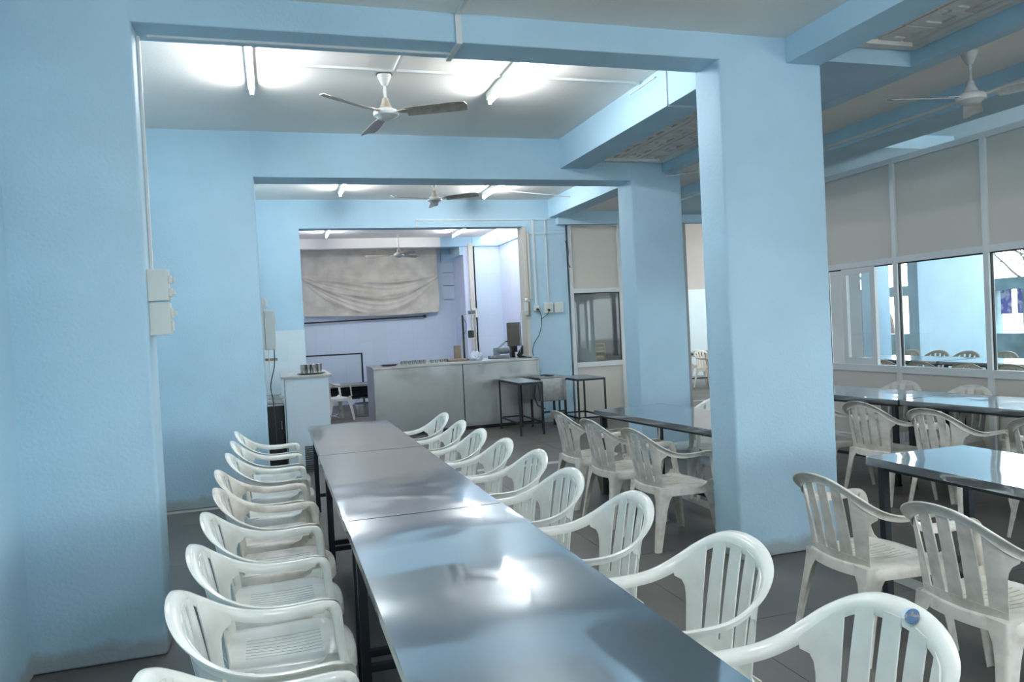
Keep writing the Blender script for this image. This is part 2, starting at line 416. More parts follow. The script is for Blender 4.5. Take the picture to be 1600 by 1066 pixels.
partition('wall_right', (6.5, YN+.1), (6.5, 9.9), [-2.5, -1.35, -.2, .96, 2.11, 3.26, 4.42, 5.56, 6.67, 7.78, 8.9, 9.9], skip=(8,))
partition('wall_back_right', (4.57, 11.4), (6.33, 11.4), [4.60, 5.46, 6.30])
# opened aluminium sash in the third window, and the fixed stub beside it
d = sroot('window_1')
def frame_yz(x, y0, y1, z0, z1, w, root):
    for a in ((x-.02, x+.02, y0, y1, z0, z0+w), (x-.02, x+.02, y0, y1, z1-w, z1), (x-.02, x+.02, y0, y0+w, z0+w, z1-w), (x-.02, x+.02, y1-w, y1, z0+w, z1-w)):
        BX(*a).build('sash_frame', ALU, root)
    BX(x-.003, x+.003, y0+w, y1-w, z0+w, z1-w).build('glass_pane', GLASS, root)
frame_yz(6.5, 6.98, 7.50, .90, 2.02, .075, d)

# store room behind the back partition
sr = sroot('wall_store')
BX(5.02, 6.75, 14.6, 14.75, 0, 3.5).build('back_wall', GREYW, sr)
BX(6.75, 6.83, 11.6, 14.75, 0, 3.5).build('side_wall', GREYW, sr)
BX(5.0, 5.02, 11.6, 14.6, 0, 3.5).build('side_wall', GREYW, sr)

BX(5.02, 6.75, 14.2, 14.6, .0, .82).build('low_ledge', GREYW, sr)
# porch: far wall, floor, columns, boundary wall
pw = sroot('wall_porch')
BX(6.4, 13.4, 17.6, 17.8, 2.25, 4.3).build('tan_band', TAN, pw)
BX(6.4, 13.4, 17.58, 17.8, 0, 2.25).build('tiled_band', FTILE, pw)
c3 = sroot('column')
BX(10.46, 12.05, 10.3, 10.52, 0, 3.5).build('shaft', BLUE, c3, bevel=.01)
c4 = sroot('column')
BX(6.95, 7.66, 8.5, 8.9, 0, 3.5).build('shaft', GREYW, c4, bevel=.01)
c5 = sroot('column')
BX(11.0, 11.35, 11.85, 12.2, 0, 3.5).build('shaft', BLUE, c5, bevel=.01)
bw = sroot('wall_boundary')
holes = [(3.4, 4.6), (5.6, 6.8), (7.8, 9.0), (10.62, 11.2), (13.2, 14.6)]
zs0, zs1 = .93, 1.76
XB = 13.2
BX(XB, XB+.2, YN, 17.6, 0, zs0).build('wall_foot', CONC, bw)
BX(XB, XB+.2, YN, 17.6, zs1, 1.98).build('wall_head', CONC, bw)
yy = YN
for a, b in holes+[(17.6, 17.6)]:
    BX(XB, XB+.2, yy, a, zs0, zs1).build('wall_pier', CONC, bw); yy = b
struct(BX(12.6, 60, -40, 60, -.3, -.1).build('ground', GROUND))

# ------------------------------------------------------------------ fluorescent tubes
def tube_light(x, y, z, label, l=1.16, group=None, ax='y'):
    t = thing('tube_light', label, 'light', (x, y, z), 0 if ax == 'y' else pi/2, group)
    BX(-.024, .024, -l/2, l/2, -.012, .045).build('batten', ALU, t, bevel=.004)
    MB().tube([(0, -l/2+.03, -.035), (0, l/2-.03, -.035)], .014, 12).build('tube', TUBEM, t, smooth=True)
    for s in (-1, 1):
        BX(-.014, .014, s*(l/2-.018)-.012, s*(l/2-.018)+.012, -.055, -.004).build('lamp_holder', WPLAS, t, bevel=.003)
    return t
tube_light(-.05, 5.58, 3.453, 'left of the two blazing tube lights on the ceiling of the middle bay')
tube_light(1.83, 5.58, 3.453, 'right of the two blazing tube lights on the middle bay ceiling, beside the fan')
tube_light(.97, 9.95, 3.453, 'short looking tube light above the second opening, left of the second fan')
tube_light(3.02, 10.1, 3.453, 'tube light almost hidden by the second beam, only a tip showing', l=1.2)
tube_light(1.08, 14.4, 3.453, 'left tube light on the kitchen ceiling over the hung cloth')
tube_light(3.60, 14.6, 3.453, 'right tube light on the kitchen ceiling')
tube_light(.25, 1.3, ZN-.047, 'left tube light on the ceiling of the nearest bay')
tube_light(2.1, 1.3, ZN-.047, 'right tube light on the ceiling of the nearest bay')
tube_light(5.6, 12.5, 3.26, 'added fill tube inside the store room, hidden above the partition glass', l=.6)  # unseen tube added to brighten the store room
tube_light(2.1, -1.5, ZN-.047, 'added fill tube on the ceiling behind the camera')  # out of view, added to lift the light in the near bay

# ------------------------------------------------------------------ conduits (white casing-capping)
def conduit(label, segs, parent=None):
    b = MB()
    for p, q, w, h in segs: b.bar(p, q, w, h)
    return tag(b.build('cable_conduit', ALU), label, 'conduit')
conduit('white conduit running across the middle bay ceiling between the two tube lights',
        [((0.0, 5.71, ZC-.008), (2.99, 5.71, ZC-.008), .028, .016), ((.975, 5.70, ZC-.008), (.975, Y1B, ZC-.008), .022, .015)])
conduit('white conduit along the underside of the nearest beam, climbing over its face to the ceiling',
        [((-.53, Y1+.17, 3.124), (1.06, Y1+.17, 3.124), .020, .013), ((1.07, Y1-.008, 3.124), (1.07, Y1B+.01, 3.124), .030, .014),
         ((1.07, Y1-.008, 3.118), (1.07, Y1-.008, ZN-.002), .034, .016), ((1.07, Y1, ZN-.008), (1.07, 1.2, ZN-.008), .022, .014),
         ])
conduit('white conduit running down the jamb of the nearest left pier to the switch boxes',
        [((-.572, Y1+.17, 3.12), (-.572, Y1+.17, 1.92), .014, .022)])
conduit('thin grey conduit line on the side of the beam beyond the big column',
        [((3.003, 5.28, ZC), (3.003, 5.28, 3.19), .014, .012), ((3.003, 5.45, 3.46), (3.003, 5.9, 3.46), .012, .01), ((3.01, 5.276, 3.185), (3.3, 5.276, 3.185), .01, .014)])
conduit('grid of pale blue conduits on the pier with the sockets beside the kitchen hatch',
        [((2.13, Y3-.008, 3.19), (4.5, Y3-.008, 3.19), .016, .014), ((3.86, Y3-.008, 2.97), (4.51, Y3-.008, 2.97), .014, .014),
         ((3.975, Y3-.008, 3.19), (3.975, Y3-.008, 1.86), .028, .016), ((4.18, Y3-.008, 3.19), (4.18, Y3-.008, 1.86), .018, .014),
         ((2.14, Y3-.008, 3.19), (2.14, Y3-.008, 3.09), .014, .014)])
conduit('white conduit on the ceiling of the third bay seen past the second beam',
        [((3.0, 10.4, ZC-.008), (5.2, 10.4, ZN+.01), .02, .014)])

# ------------------------------------------------------------------ plaster lattice grilles in the ceiling strip
def lattice(x0, x1, y0, y1, z, label, cell=.24):
    t = thing('lattice_grille', label, 'grille', ((x0+x1)/2, y0, z))
    hx = (x1-x0)/2; L = y1-y0
    fr = MB()
    w = .07
    fr.box(-hx, hx, 0, w, 0, .05).box(-hx, hx, L-w, L, 0, .05).box(-hx, -hx+w, w, L-w, 0, .05).box(hx-w, hx, w, L-w, 0, .05)
    fr.build('frame', LATT, t)
    BX(-hx, hx, 0, L, .04, .07).build('backing', LATT, t)
    n = max(2, round((2*hx-2*w)/cell)); mq = max(2, round((L-2*w)/cell)); cx = (2*hx-2*w)/n; cy = (L-2*w)/mq
    first = None; k = 0
    for a in range(n):
        for b in range(mq):
            px = -hx+w+cx*(a+.5); py = w+cy*(b+.5)
            if first is None:
                q = MB(); o = cx*.42; i_ = cx*.22; p = cy*.42; j = cy*.22
                o = cx*.47; p = cy*.47
                q.box(-o, o, -p, -j, .012, .04).box(-o, -i_, -j, p, .012, .04).box(i_, o, -j, p, .012, .04).box(-i_, i_*.5, j*1.2, p, .012, .04).box(-i_*.8, i_*.8, -j*.8, j*.9, .018, .04)
                first = q.build('lattice_block', LATT, t, loc=(px, py, .014))
                c = first
            else:
                c = first.copy(); C.objects.link(c); c.parent = t
                c.location = (px, py, .014)
            c.rotation_euler = (0, 0, pi if (a+b) % 2 else 0)
    return t
lattice(3.48, 4.21, .6, Y1-.02, 3.26, 'pale plaster lattice grille between the ceiling beams at top right of the photo')
lattice(3.34, 4.21, 5.29, Y2-.03, 3.26, 'pale plaster lattice grille behind the big column, above the second column')

# ------------------------------------------------------------------ ceiling fans
def fan(x, y, zc, zh, R, angs, label, body=FANM, dark=False, blade=None):
    t = thing('ceiling_fan', label, 'fan', (x, y, zc))
    h = zh-zc
    MB().lathe([(.001, 0), (.05, 0), (.056, -.01), (.05, -.03), (.022, -.09), (.016, -.095), (.001, -.095)]).build('canopy', FANW, t, smooth=True)
    if dark: MB().lathe([(.045, .0), (.062, -.002), (.062, -.012), (.045, -.014)]).build('mount_ring', GASKET, t)
    MB().tube([(0, 0, -.08), (0, 0, h+.09)], .011, 10).build('down_rod', FANW, t, smooth=True)
    MB().lathe([(.001, h+.115), (.022, h+.115), (.030, h+.08), (.05, h+.035), (.052, h+.03), (.001, h+.03)]).build('lower_canopy', body, t, smooth=True)
    MB().lathe([(.001, h+.035), (.06, h+.033), (.088, h+.02), (.098, h), (.094, h-.02), (.07, h-.032), (.06, h-.042), (.03, h-.05), (.001, h-.052)], n=32).build('motor', FANW, t, smooth=True)
    proto = None
    for a in angs:
        if proto is None:
            q = MB(); G = []
            for k in range(9):
                r = .16 + (R-.16)*k/8; w = .055+.014*(k/8)
                e = 1 if k < 8 else .80
                G.append([(r, -w*e, .016), (r+(.0 if k < 8 else .012), 0, .0+.010), (r, w*e, -.016)])
            q.grid(G)
            proto = q.build('blade', blade or body, t, solid=.004, smooth=True, ang=60)
            proto.location = (0, 0, h)
            proto.rotation_euler = (0, 0, radians(a))
            br = MB().add([(0.085,-.02,.004),(0.19,-.032,.008),(.19,.032,-.004),(.085,.02,.004),(.085,-.02,.010),(0.19,-.032,.014),(.19,.032,.002),(.085,.02,.010)],
                          [(0,3,2,1),(4,5,6,7),(0,1,5,4),(1,2,6,5),(2,3,7,6),(3,0,4,7)]).build('blade_bracket', body, proto)
        else:
            c = proto.copy(); C.objects.link(c); c.parent = t; c.rotation_euler = (0, 0, radians(a))
            g = br.copy(); C.objects.link(g); g.parent = c
    return t
fan(.91, 5.81, ZC, 3.20, .62, (-140, -28, 96), 'ceiling fan with tan blades hanging in the middle bay between the tube lights', dark=True)
fan(2.13, 9.91, ZC, 3.26, .62, (-160, -40, 80), 'smaller looking ceiling fan seen through the second opening')
fan(2.29, 14.0, ZC, 2.95, .60, (165, 45, -75), 'ceiling fan with long rod in the kitchen in front of the hung cloth', dark=True)
fan(4.76, 4.16, ZN+.02, 2.985, .60, (168, 40, -62), 'white ceiling fan in the right hall near the lattice grille', body=FANW)
fan(4.35, 6.75, ZN+.02, 3.02, .50, (20, 140, -100), 'fan in the right hall mostly hidden behind the big column', body=FANW)

# ------------------------------------------------------------------ monobloc plastic armchair
def catmull(P, n):
    out = []
    for i in range(len(P)-1):
        p0 = P[max(i-1, 0)]; p1 = P[i]; p2 = P[i+1]; p3 = P[min(i+2, len(P)-1)]
        for k in range(n):
            t = k/n
            out.append(.5*((2*p1)+(-p0+p2)*t+(2*p0-5*p1+4*p2-p3)*t*t+(-p0+3*p1-3*p2+p3)*t**3))
    out.append(P[-1]); return out
RIMH = [Vector(p) for p in [(0,-.268,.795),(.075,-.264,.789),(.14,-.250,.767),(.188,-.222,.731),(.216,-.178,.690),(.230,-.121,.658),(.237,-.06,.640),(.240,.0,.634),(.240,.06,.634),(.239,.12,.637),(.238,.160,.635),(.238,.179,.612),(.237,.186,.555),(.236,.190,.49),(.236,.200,.43)]]
RIM = catmull(RIMH, 4)
full = [Vector((-p.x, p.y, p.z)) for p in reversed(RIM[1:])] + RIM
NRM = {}
def rim_at_x(xv):
    """point of the rim on its rear curve at the given x"""
    s = -1 if xv < 0 else 1; xv = abs(xv)
    for i in range(len(RIM)-1):
        if RIM[i].x <= xv <= RIM[i+1].x:
            t = (xv-RIM[i].x)/(RIM[i+1].x-RIM[i].x+1e-9); p = RIM[i].lerp(RIM[i+1], t)
            return Vector((s*p.x, p.y, p.z))
    p = RIM[24]; return Vector((s*p.x, p.y, p.z))
def build_chair(name, label, cat, mt, group=None, lod=False, loc=(0,0,0), rz=0):
    t = thing(name, label, cat, loc, rz, group)
    # --- rim band: one rolled strip from arm end over the back to the other arm end
    G = []; N = len(full)
    for i, p in enumerate(full):
        tn = (full[min(i+1, N-1)]-full[max(i-1, 0)]).normalized()
        u = abs(i-(N-1)/2)/((N-1)/2)           # 0 at the back, 1 at the arm ends
        k = min(1, u/.42); k = k*k*(3-2*k)
        sx = 1 if p.x >= 0 else -1
        nb = Vector((0, .80, .62)).normalized(); na = Vector((-.70*sx, 0, .72)).normalized()
        n = nb.lerp(na, k)
        if u > .72:
            kk = min(1, (u-.72)/.12); n = n.lerp(Vector((-.62*sx, -.78, 0)), kk)
        n = (n - tn*n.dot(tn)).normalized()
        b = tn.cross(n).normalized()
        w = .033 - .009*k
        if u > .76: w -= .002*min(1, (u-.76)/.2)
        if abs(p.x) < .09 and p.x <= 0: NRM[round(p.x, 4)] = n.copy()
        row = []
        for s_ in (-1, -.8, -.5, -.17, .17, .5, .8, 1):
            row.append(p + b*(w*s_) - n*(.016*abs(s_)**2.6))
        G.append(row)
    MB().grid(G).build('arm_rail', mt, t, solid=.0045, smooth=True, ang=60)
    # --- backrest: lower panel with five slats above
    def BP(u, v):
        xb = .185*u; yb = -.200+.035*u*u; zb = .395
        flare = 1.0
        if abs(u) > .72: flare = 1+.17*(abs(u)-.72)/.28*max(0, (v-.30)/.70)**3
        q = rim_at_x(max(-.225, min(.225, .205*u*flare)))
        top = q + Vector((0, .004, -.016))
        bx = xb + (top.x-xb)*v; bz = zb+(top.z-zb)*v
        by = yb+(top.y-yb)*(v**1.25)
        return Vector((bx, by, bz))
    pan = [[BP(-1+2*j/14, v) for j in range(15)] for v in (0, .05, .10, .15)]
    bk = MB().grid(pan).build('backrest', mt, t, solid=.0055, smooth=True, ang=60)
    def slat(u0t, u1t, u0b, u1b):
        rows = []
        for i in range(9):
            v = .15+.85*i/8; a = u0b+(u0t-u0b)*(v-.15)/.85; b = u1b+(u1t-u1b)*(v-.15)/.85
            rows.append([BP(a+(b-a)*j/3, v)+Vector((0, .003*sin(pi*j/3), 0)) for j in range(4)])
        return MB().grid(rows).build('slat', mt, bk, solid=.0055, smooth=True, ang=60)
    for (a, b, c, d_) in ((-.135, .135, -.17, .17), (.29, .56, .255, .595), (-.56, -.29, -.595, -.255), (.725, 1.0, .68, 1.0), (-1.0, -.725, -1.0, -.68)):
        slat(a, b, c, d_)
    # --- seat with slots
    cols = [0, .0028]
    for c in (.028, .056, .084): cols += [c-.0028, c+.0028]
    cols += [.11, .14, .17, .192, .207]
    xs_ = [-c for c in reversed(cols)] + cols[1:] if False else sorted(set([round(-c, 5) for c in cols]+[round(c, 5) for c in cols]))
    ysr = [-.205, -.19, -.16, -.12, -.08, -.03, .03, .09, .15, .20, .24, .266]
    half = .207
    def SP(x_, y_):
        a = x_/half; tt = (y_+.205)/.471
        hw = .196+.030*min(1, tt*1.6)
        rr = 1.0
        yy_ = y_
        if y_ > .1: yy_ = y_ - .062*abs(a)**3.2*((y_-.1)/.166)
        if y_ < -.1: yy_ = y_ + .035*abs(a)**2*((-y_-.1)/.105)
        z_ = .418 - .016*(1-a*a)*max(0, 1-((tt-.45)/.5)**2)
        if tt > .8: z_ -= .030*((tt-.8)/.2)**2
        if abs(a) > .85: z_ -= .010*((abs(a)-.85)/.15)**2
        return Vector((a*hw, yy_, z_))
    SG = [[SP(x_, y_) for x_ in xs_] for y_ in ysr]
    slots = set()
    for j in range(len(xs_)-1):
        if abs(xs_[j+1]-xs_[j]-.0056) < .0004: slots.add(j)
        if abs(xs_[j+1]-xs_[j]-.0028) < .0004 and abs(xs_[j]) < .003: slots.add(j)
    q = MB().grid(SG, skip=lambda i, j: (j in slots and 3 <= i <= 7))
    # skirt
    nr, nc = len(SG), len(SG[0])
    ring = [SG[0][j] for j in range(nc)] + [SG[i][nc-1] for i in range(1, nr)] + [SG[nr-1][j] for j in range(nc-2, -1, -1)] + [SG[i][0] for i in range(nr-2, 0, -1)]
    R1 = []; R2 = []
    for p in ring:
        d_ = Vector((p.x, p.y, 0)); d_ = d_/max(.001, d_.length)
        R1.append(p+d_*.006+Vector((0, 0, -.010))); R2.append(p+d_*.008+Vector((0, 0, -.052)))
    q.grid([ring+[ring[0]], R1+[R1[0]], R2+[R2[0]]])
    q.build('seat', mt, t, solid=.004, smooth=True, ang=70)
    # --- legs: L section shells
    def lerpk(keys, z_):
        for i in range(len(keys)-1):
            z0, z1 = keys[i][0], keys[i+1][0]
            if z1 <= z_ <= z0:
                f = (z0-z_)/(z0-z1+1e-9); return [a+(b-a)*f for a, b in zip(keys[i][1:], keys[i+1][1:])]
        return list(keys[-1][1:])
    def leg(keys, sx, sy, zz):
        rows = []
        for z_ in zz:
            cx, cy, A, B = lerpk(keys, z_)
            r = .012
            pts = [(cx-B, cy), (cx-B*.5, cy), (cx-r, cy), (cx-r*.3, cy-r*.3*1), (cx, cy-r), (cx, cy-A*.5), (cx, cy-A)]
            rows.append([Vector((sx*px, py if sy > 0 else -py, z_)) for px, py in pts])
        return MB().grid(rows).build('leg', mt, t, solid=.0045, smooth=True, ang=50)
    fk = [(.44, .238, .208, .050, .034), (.42, .235, .206, .060, .042),
          (.395, .233, .206, .120, .090), (.355, .234, .210, .085, .064), (.31, .236, .215, .066, .050), (.0, .250, .252, .038, .030)]
    rk = [(.412, .203, .196, .150, .110), (.375, .205, .199, .110, .080), (.33, .208, .205, .078, .058), (.27, .213, .215, .064, .048), (.0, .236, .262, .038, .030)]
    zf = [.44, .43, .42, .41, .395, .375, .355, .33, .31, .2, .1, 0]
    zr = [.412, .395, .375, .352, .33, .30, .27, .18, .09, 0]
    for sx in (-1, 1):
        leg(fk, sx, 1, zf)
        leg(rk, sx, -1, zr)
    return t

chA = build_chair('plastic_armchair', '', 'chair', PLAST)
kA = tree_of(chA)
used = [False]
def put(x, y, face, label, group, mt=None, jit=0.0, dz=0.0, rx=0.0):
    """face: 'E' looks to +X, 'W' looks to -X, or an angle in degrees"""
    rz = {'E': -pi/2, 'W': pi/2, 'N': 0.0, 'S': pi}.get(face, 0) if isinstance(face, str) else radians(face)
    rz += radians(jit)
    if not used[0] and mt is None:
        used[0] = True
        chA.location = (x, y, dz); chA.rotation_euler = (rx, 0, rz); chA['label'] = label; chA['group'] = group
        return chA
    return dup(chA, kA, (x, y, dz), rz, label, group, mt, rx=rx)
GL = 'white armchairs along the left side of the long steel tables'
rowL = [(1.84, 'sliver of a white armchair at the bottom edge, start of the left row', None, 0),
        (2.42, 'scuffed white armchair nearest the camera that shows its slats, left row', None, 0),
        (2.965, 'white armchair in the left row just before the one with a bluish rail', None, 0),
        (3.51, 'white armchair with bluish shiny rail, third fully visible one in the left row', None, 0),
        (4.07, 'greyish armchair directly behind the bluish railed one in the left row', PLASTD, 0),
        (4.64, 'narrow looking dull armchair, fourth from the far end of the left row', PLASTD, 0),
        (5.30, 'white armchair third from the far end of the left row', None, 0),
        (5.92, 'white armchair second from the far end of the left row', None, 0),
        (6.52, 'farthest white armchair of the left row, by the black cupboard', None, 0)]
for k, (y, lb, mt, j) in enumerate(rowL):
    put(-.035 + (.01 if k in (4, 5) else 0) - (.03 if k == 5 else 0), y, 'E', lb, GL, mt, j)
GR = 'white armchairs along the right side of the long steel tables'
rowR = [(1.54, 'white armchair with a small blue sticker on its top rail, at the bottom right', 1.185),
        (2.21, 'white armchair behind the blue stickered one, right of the long tables', 1.185),
        (2.96, 'third white armchair from the camera on the right of the long tables', 1.17),
        (3.60, 'fourth white armchair from the camera on the right of the long tables', 1.13),
        (4.25, 'fifth white armchair from the camera on the right of the long tables', 1.18),
        (4.81, 'fourth white armchair from the far end of the right row', 1.15),
        (5.38, 'third white armchair from the far end of the right row', 1.13),
        (5.98, 'second white armchair from the far end of the right row', 1.13),
        (6.62, 'last white armchair of the right row, in front of the steel counter', 1.13)]
for k, (y, lb, x_) in enumerate(rowR):
    c = put(x_, y, 'W', lb, GR, None, (0, 1.5, -1, 2, 0, 0, 1, 0, 2)[k])
    if k == 0: stickered = c
# sticker on the top rail (own thing stuck on the chair -> its part)
q = MB().lathe([(.001, .0012), (.019, .0010), (.020, 0), (.001, 0)], n=20)
st = q.build('sticker', STICK, stickered)
st['label'] = 'small round blue and orange sticker'
q = MB().lathe([(.001, .0010), (.016, .0008), (.017, 0), (.001, 0)], n=12)
sw_ = q.build('sticker_remnant', STICKW, stickered)
nb = Vector((0, .80, .62)).normalized()
for o, xx, dn in ((st, -.060, .0062), (sw_, -.046, .0052)):
    p = rim_at_x(xx); kx = min(NRM, key=lambda a: abs(a-xx)); nn = NRM[kx]
    o.rotation_euler = nn.to_track_quat('Z', 'Y').to_euler()
    o.location = p + nn*dn
GM = 'armchairs on the left of the table behind the big column'
put(2.585, 4.76, 'E', 'dull white armchair beside the big column, nearest of the three at the middle table', GM, PLASTD, 3)
put(2.545, 5.42, 'E', 'dull white armchair in the middle of the three at the middle table', GM, PLASTD, 4)
put(2.55, 6.09, 'E', 'dull white armchair farthest of the three left of the middle table', GM, PLASTD, 3)
GM2 = 'armchairs on the far side of the middle table'
put(3.52, 6.00, 'W', 'white armchair whose curved rail shows above the middle table beside the column', GM2, None, 6)
put(3.58, 5.42, 'W', 'white armchair tucked under the far side of the middle table', GM2, None, 6)
GN = 'armchairs at the steel table on the right'
put(2.60, 2.90, 'E', 'grimy white armchair in front of the big column, at the corner of the right table', GN, PLASTD, 0)
put(2.60, 2.24, 'E', 'grimy white armchair cut by the right edge, behind the blue stickered one', GN, PLASTD, 0)
GO = 'armchairs on the near side of the window tables'
put(4.70, 5.66, 'E', 'armchair peeping out behind the big column at the window tables', GO, PLASTD, 4)
put(4.70, 5.00, 'E', 'dull armchair right of the big column at the window tables', GO, PLASTD, 4)
put(4.72, 4.35, 'E', 'dull armchair in the middle of the near side of the window tables', GO, PLASTD, 3)
put(4.80, 3.60, 'E', 'dull armchair cut by the right edge at the window tables', GO, PLASTD, 4)
GP = 'armchairs between the window tables and the cream partition'
put(5.66, 6.02, 'W', 'armchair against the light with its rail above the far end of the window tables', GP, PLASTD, 8)
put(5.68, 5.28, 'W', 'pale armchair behind the window tables, nearer the right edge', GP, PLASTD, 5)
put(5.74, 4.45, 'W', 'armchair low behind the window tables at the right edge', GP, PLASTD, 4)

# stack in the store room behind the glass
GS = 'tan armchairs stacked in the store room'
names = ['bottom', 'second', 'third', 'fourth', 'fifth', 'sixth', 'seventh', 'top']
for k in range(8):
    put(5.66-.006*k, 13.2, 214, '%s tan armchair of the stack behind the store room glass' % names[k], GS, PLASTB, dz=.07*k)
# porch chairs
GQ = 'brown looking armchairs round the porch table beyond the glass'
for k, (x_, y_) in enumerate([(8.42, 8.70), (8.42, 8.06), (8.46, 7.40), (8.46, 6.78)]):
    put(x_, y_, 'E', ['brown armchair at the left window corner on the near side of the porch table', 'brown armchair second from left on the near side of the porch table',
        'brown armchair on the near side of the porch table left of the mullion', 'brown armchair on the near side of the porch table at the right edge'][k], GQ, PLASTB, 4)
for k, (x_, y_) in enumerate([(9.95, 10.25), (9.95, 9.68), (9.95, 9.13), (9.97, 8.52), (9.95, 7.95)]):
    put(x_, y_, 'W', ['far left brown armchair on the far side of the porch table', 'brown armchair on the far porch table side before the dark pillar face', 'brown armchair on the far porch table side in front of the bright pillar',
        'brown armchair on the far porch table side just right of the mullion', 'brown armchair on the far porch table side at the right edge'][k], GQ, PLASTB, 4)
GT = 'dim armchairs at the distant porch table'
put(9.0, 14.55, 195, 'dim armchair at the distant table seen between the two columns, nearer one', GT, PLASTB)
put(9.55, 15.6, 10, 'dim armchair behind the distant table seen between the two columns', GT, PLASTB)
# plastic chair in the kitchen
tag(put(1.02, 14.1, 'E', 'white armchair in the kitchen behind the tiled counter end', 'kitchen chair', None, 20), 'white armchair in the kitchen behind the tiled counter end', 'chair')

# ------------------------------------------------------------------ steel dining tables
def table(cx, cy, L, W, rz, label, group=None, z=.753, legins=.07):
    t = thing('steel_table', label, 'table', (cx, cy, 0), radians(rz), group)
    q = MB()
    # pan shaped top: thin sheet with folded edge, slightly uneven
    nx, ny = 8, 20; G = []
    rr = random.Random(int(cx*100+cy*10))
    for j in range(ny+1):
        G.append([(-W/2+W*i/nx, -L/2+L*j/ny, z+(rr.uniform(-.0008, .0005) if 0 < i < nx and 0 < j < ny else 0)) for i in range(nx+1)])
    q.grid(G)
    e = .042
    q.add([(-W/2,-L/2,z),(W/2,-L/2,z),(W/2,L/2,z),(-W/2,L/2,z),(-W/2,-L/2,z-e),(W/2,-L/2,z-e),(W/2,L/2,z-e),(-W/2,L/2,z-e)],
          [(0,1,5,4),(1,2,6,5),(2,3,7,6),(3,0,4,7),(4,5,6,7)])
    q.build('table_top', STEEL, t, smooth=True, ang=30, bevel=.0025)
    lw = .038; ix = W/2-.05; iy = L/2-legins
    for sx in (-1, 1):
        for sy in (-1, 1):
            BX(sx*ix-lw/2, sx*ix+lw/2, sy*iy-lw/2, sy*iy+lw/2, 0, z-e).build('leg', BLACKM, t)
            BX(sx*ix-lw/2-.003, sx*ix+lw/2+.003, sy*iy-lw/2-.003, sy*iy+lw/2+.003, 0, .012).build('foot_cap', BLACK, t)
    for sx in (-1, 1):
        BX(sx*ix-.015, sx*ix+.015, -iy+lw/2, iy-lw/2, z-e-.022, z-e-.001).build('top_rail', BLACKM, t)
    for sy in (-1, 1):
        BX(-ix+lw/2, ix-lw/2, sy*iy-.015, sy*iy+.015, z-e-.022, z-e-.001).build('top_rail', BLACKM, t)
        BX(-ix+lw/2, ix-lw/2, sy*iy-.014, sy*iy+.014, .13, .16).build('stretcher', BLACKM, t)
    BX(-.014, .014, -iy+.014, iy-.014, .13, .158).build('stretcher', BLACKM, t)
    return t
table(.60, 6.095, 1.77, .69, 0, 'farthest steel topped table of the long row, toward the kitchen', 'long row of steel tables')
table(.595, 4.255, 1.89, .695, 0, 'middle steel topped table of the long row', 'long row of steel tables')
table(.60, 2.335, 1.93, .70, 0, 'nearest steel topped table of the long row filling the foreground', 'long row of steel tables')
F0 = Vector((2.72, 6.34)); dn = Vector((.101, -.995)); dr = Vector((.995, .101))
cc = F0+dn*.90+dr*.35
table(cc.x, cc.y, 1.80, .70, 5.8, 'steel table behind the big column with three armchairs on its left')
table(3.325, 2.40, 1.87, .67, 0, 'steel table at the right edge reflecting the windows, nearer one')
dn = Vector((.1, -.995)); P = Vector((4.97, 5.91))
F1 = P - dn*1.2
dr = Vector((.995, .1))
for k, lb in enumerate(['far steel table of the window row, partly behind the big column', 'near steel table of the window row running out at the right edge']):
    c_ = F1+dn*(.95+1.92*k)+dr*.35
    table(c_.x, c_.y, 1.90, .72, 5.7, lb, 'window row of steel tables')
table(9.25, 9.35, 1.85, .85, 0, 'far steel table on the porch beyond the glass', 'porch tables')
table(9.25, 7.45, 1.85, .85, 0, 'near steel table on the porch beyond the glass', 'porch tables')
table(8.95, 15.3, 1.5, .8, 80, 'distant dark legged table on the porch seen between the two columns')

# ------------------------------------------------------------------ kitchen: hung cloth, rods, bench, pot
def cloth():
    nu, nv = 150, 110; G = []
    x0, x1, zt, zb = .66, 3.60, 3.36, 1.95
    for j in range(nv+1):
        v = j/nv; row = []
        for i in range(nu+1):
            u = i/nu
            z = zt+(zb-zt)*v - .03*sin(pi*u)*v + .012*sin(5*u+1)*v
            x = x0+(x1-x0)*u + .02*sin(7*v+u*3)*v
            d = .0
            d += .018*sin(9*u+2*v)*(1-v)*.6
            # swags hanging between two pinches
            g = u*(1-u)*4
            k_ = (v-.40+.02*sin(4*u))/(.50*g+.03)
            if 0 < k_ < 1.25:
                env = min(1, k_*6)*min(1, (1.25-k_)*3)*(.35+.65*g)
                d += env*(.075*(1-abs(sin(pi*(2.6*k_**.8+.25*sin(3*u)))))+.022*(1-abs(sin(pi*(6.3*k_+.6*sin(5*u+1))))))
            if v < .45: d += .012*sin(26*u+5*v+1.5*sin(9*u))*(.3+v)*min(1, (.45-v)*8)
            d += .02*(1-abs(v-.33)/.05)*g if abs(v-.33) < .05 else 0
            d += .012*sin(40*u+4*sin(7*v))*max(0, v-.8)*4
            row.append((x, 16.90-.03-d, z))
        G.append(row)
    t = MB().grid(G).build('hung_cloth', CLOTH, None, solid=.003, smooth=True, ang=80)
    tag(t, 'large wrinkled beige cloth hung across the back wall of the kitchen', 'cloth')
cloth()
q = MB().tube([(.05, 16.93, 1.81), (3.28, 16.93, 1.86)], .016, 10)
o = tag(q.build('wall_rod', BLACKM, None, smooth=True), 'long dark rod fixed to the kitchen wall under the hung cloth', 'rod')
MB().lathe([(.001, -.03), (.03, -.03), (.03, .03), (.001, .03)], c=(3.28, 16.93, 1.86), n=12).build('rod_end', BLACKM, o)
q = MB().tube([(.30, 16.6, 1.12), (1.79, 16.6, 1.115)], .017, 8).tube([(1.80, 16.6, 1.13), (1.80, 16.6, 0)], .020, 8)
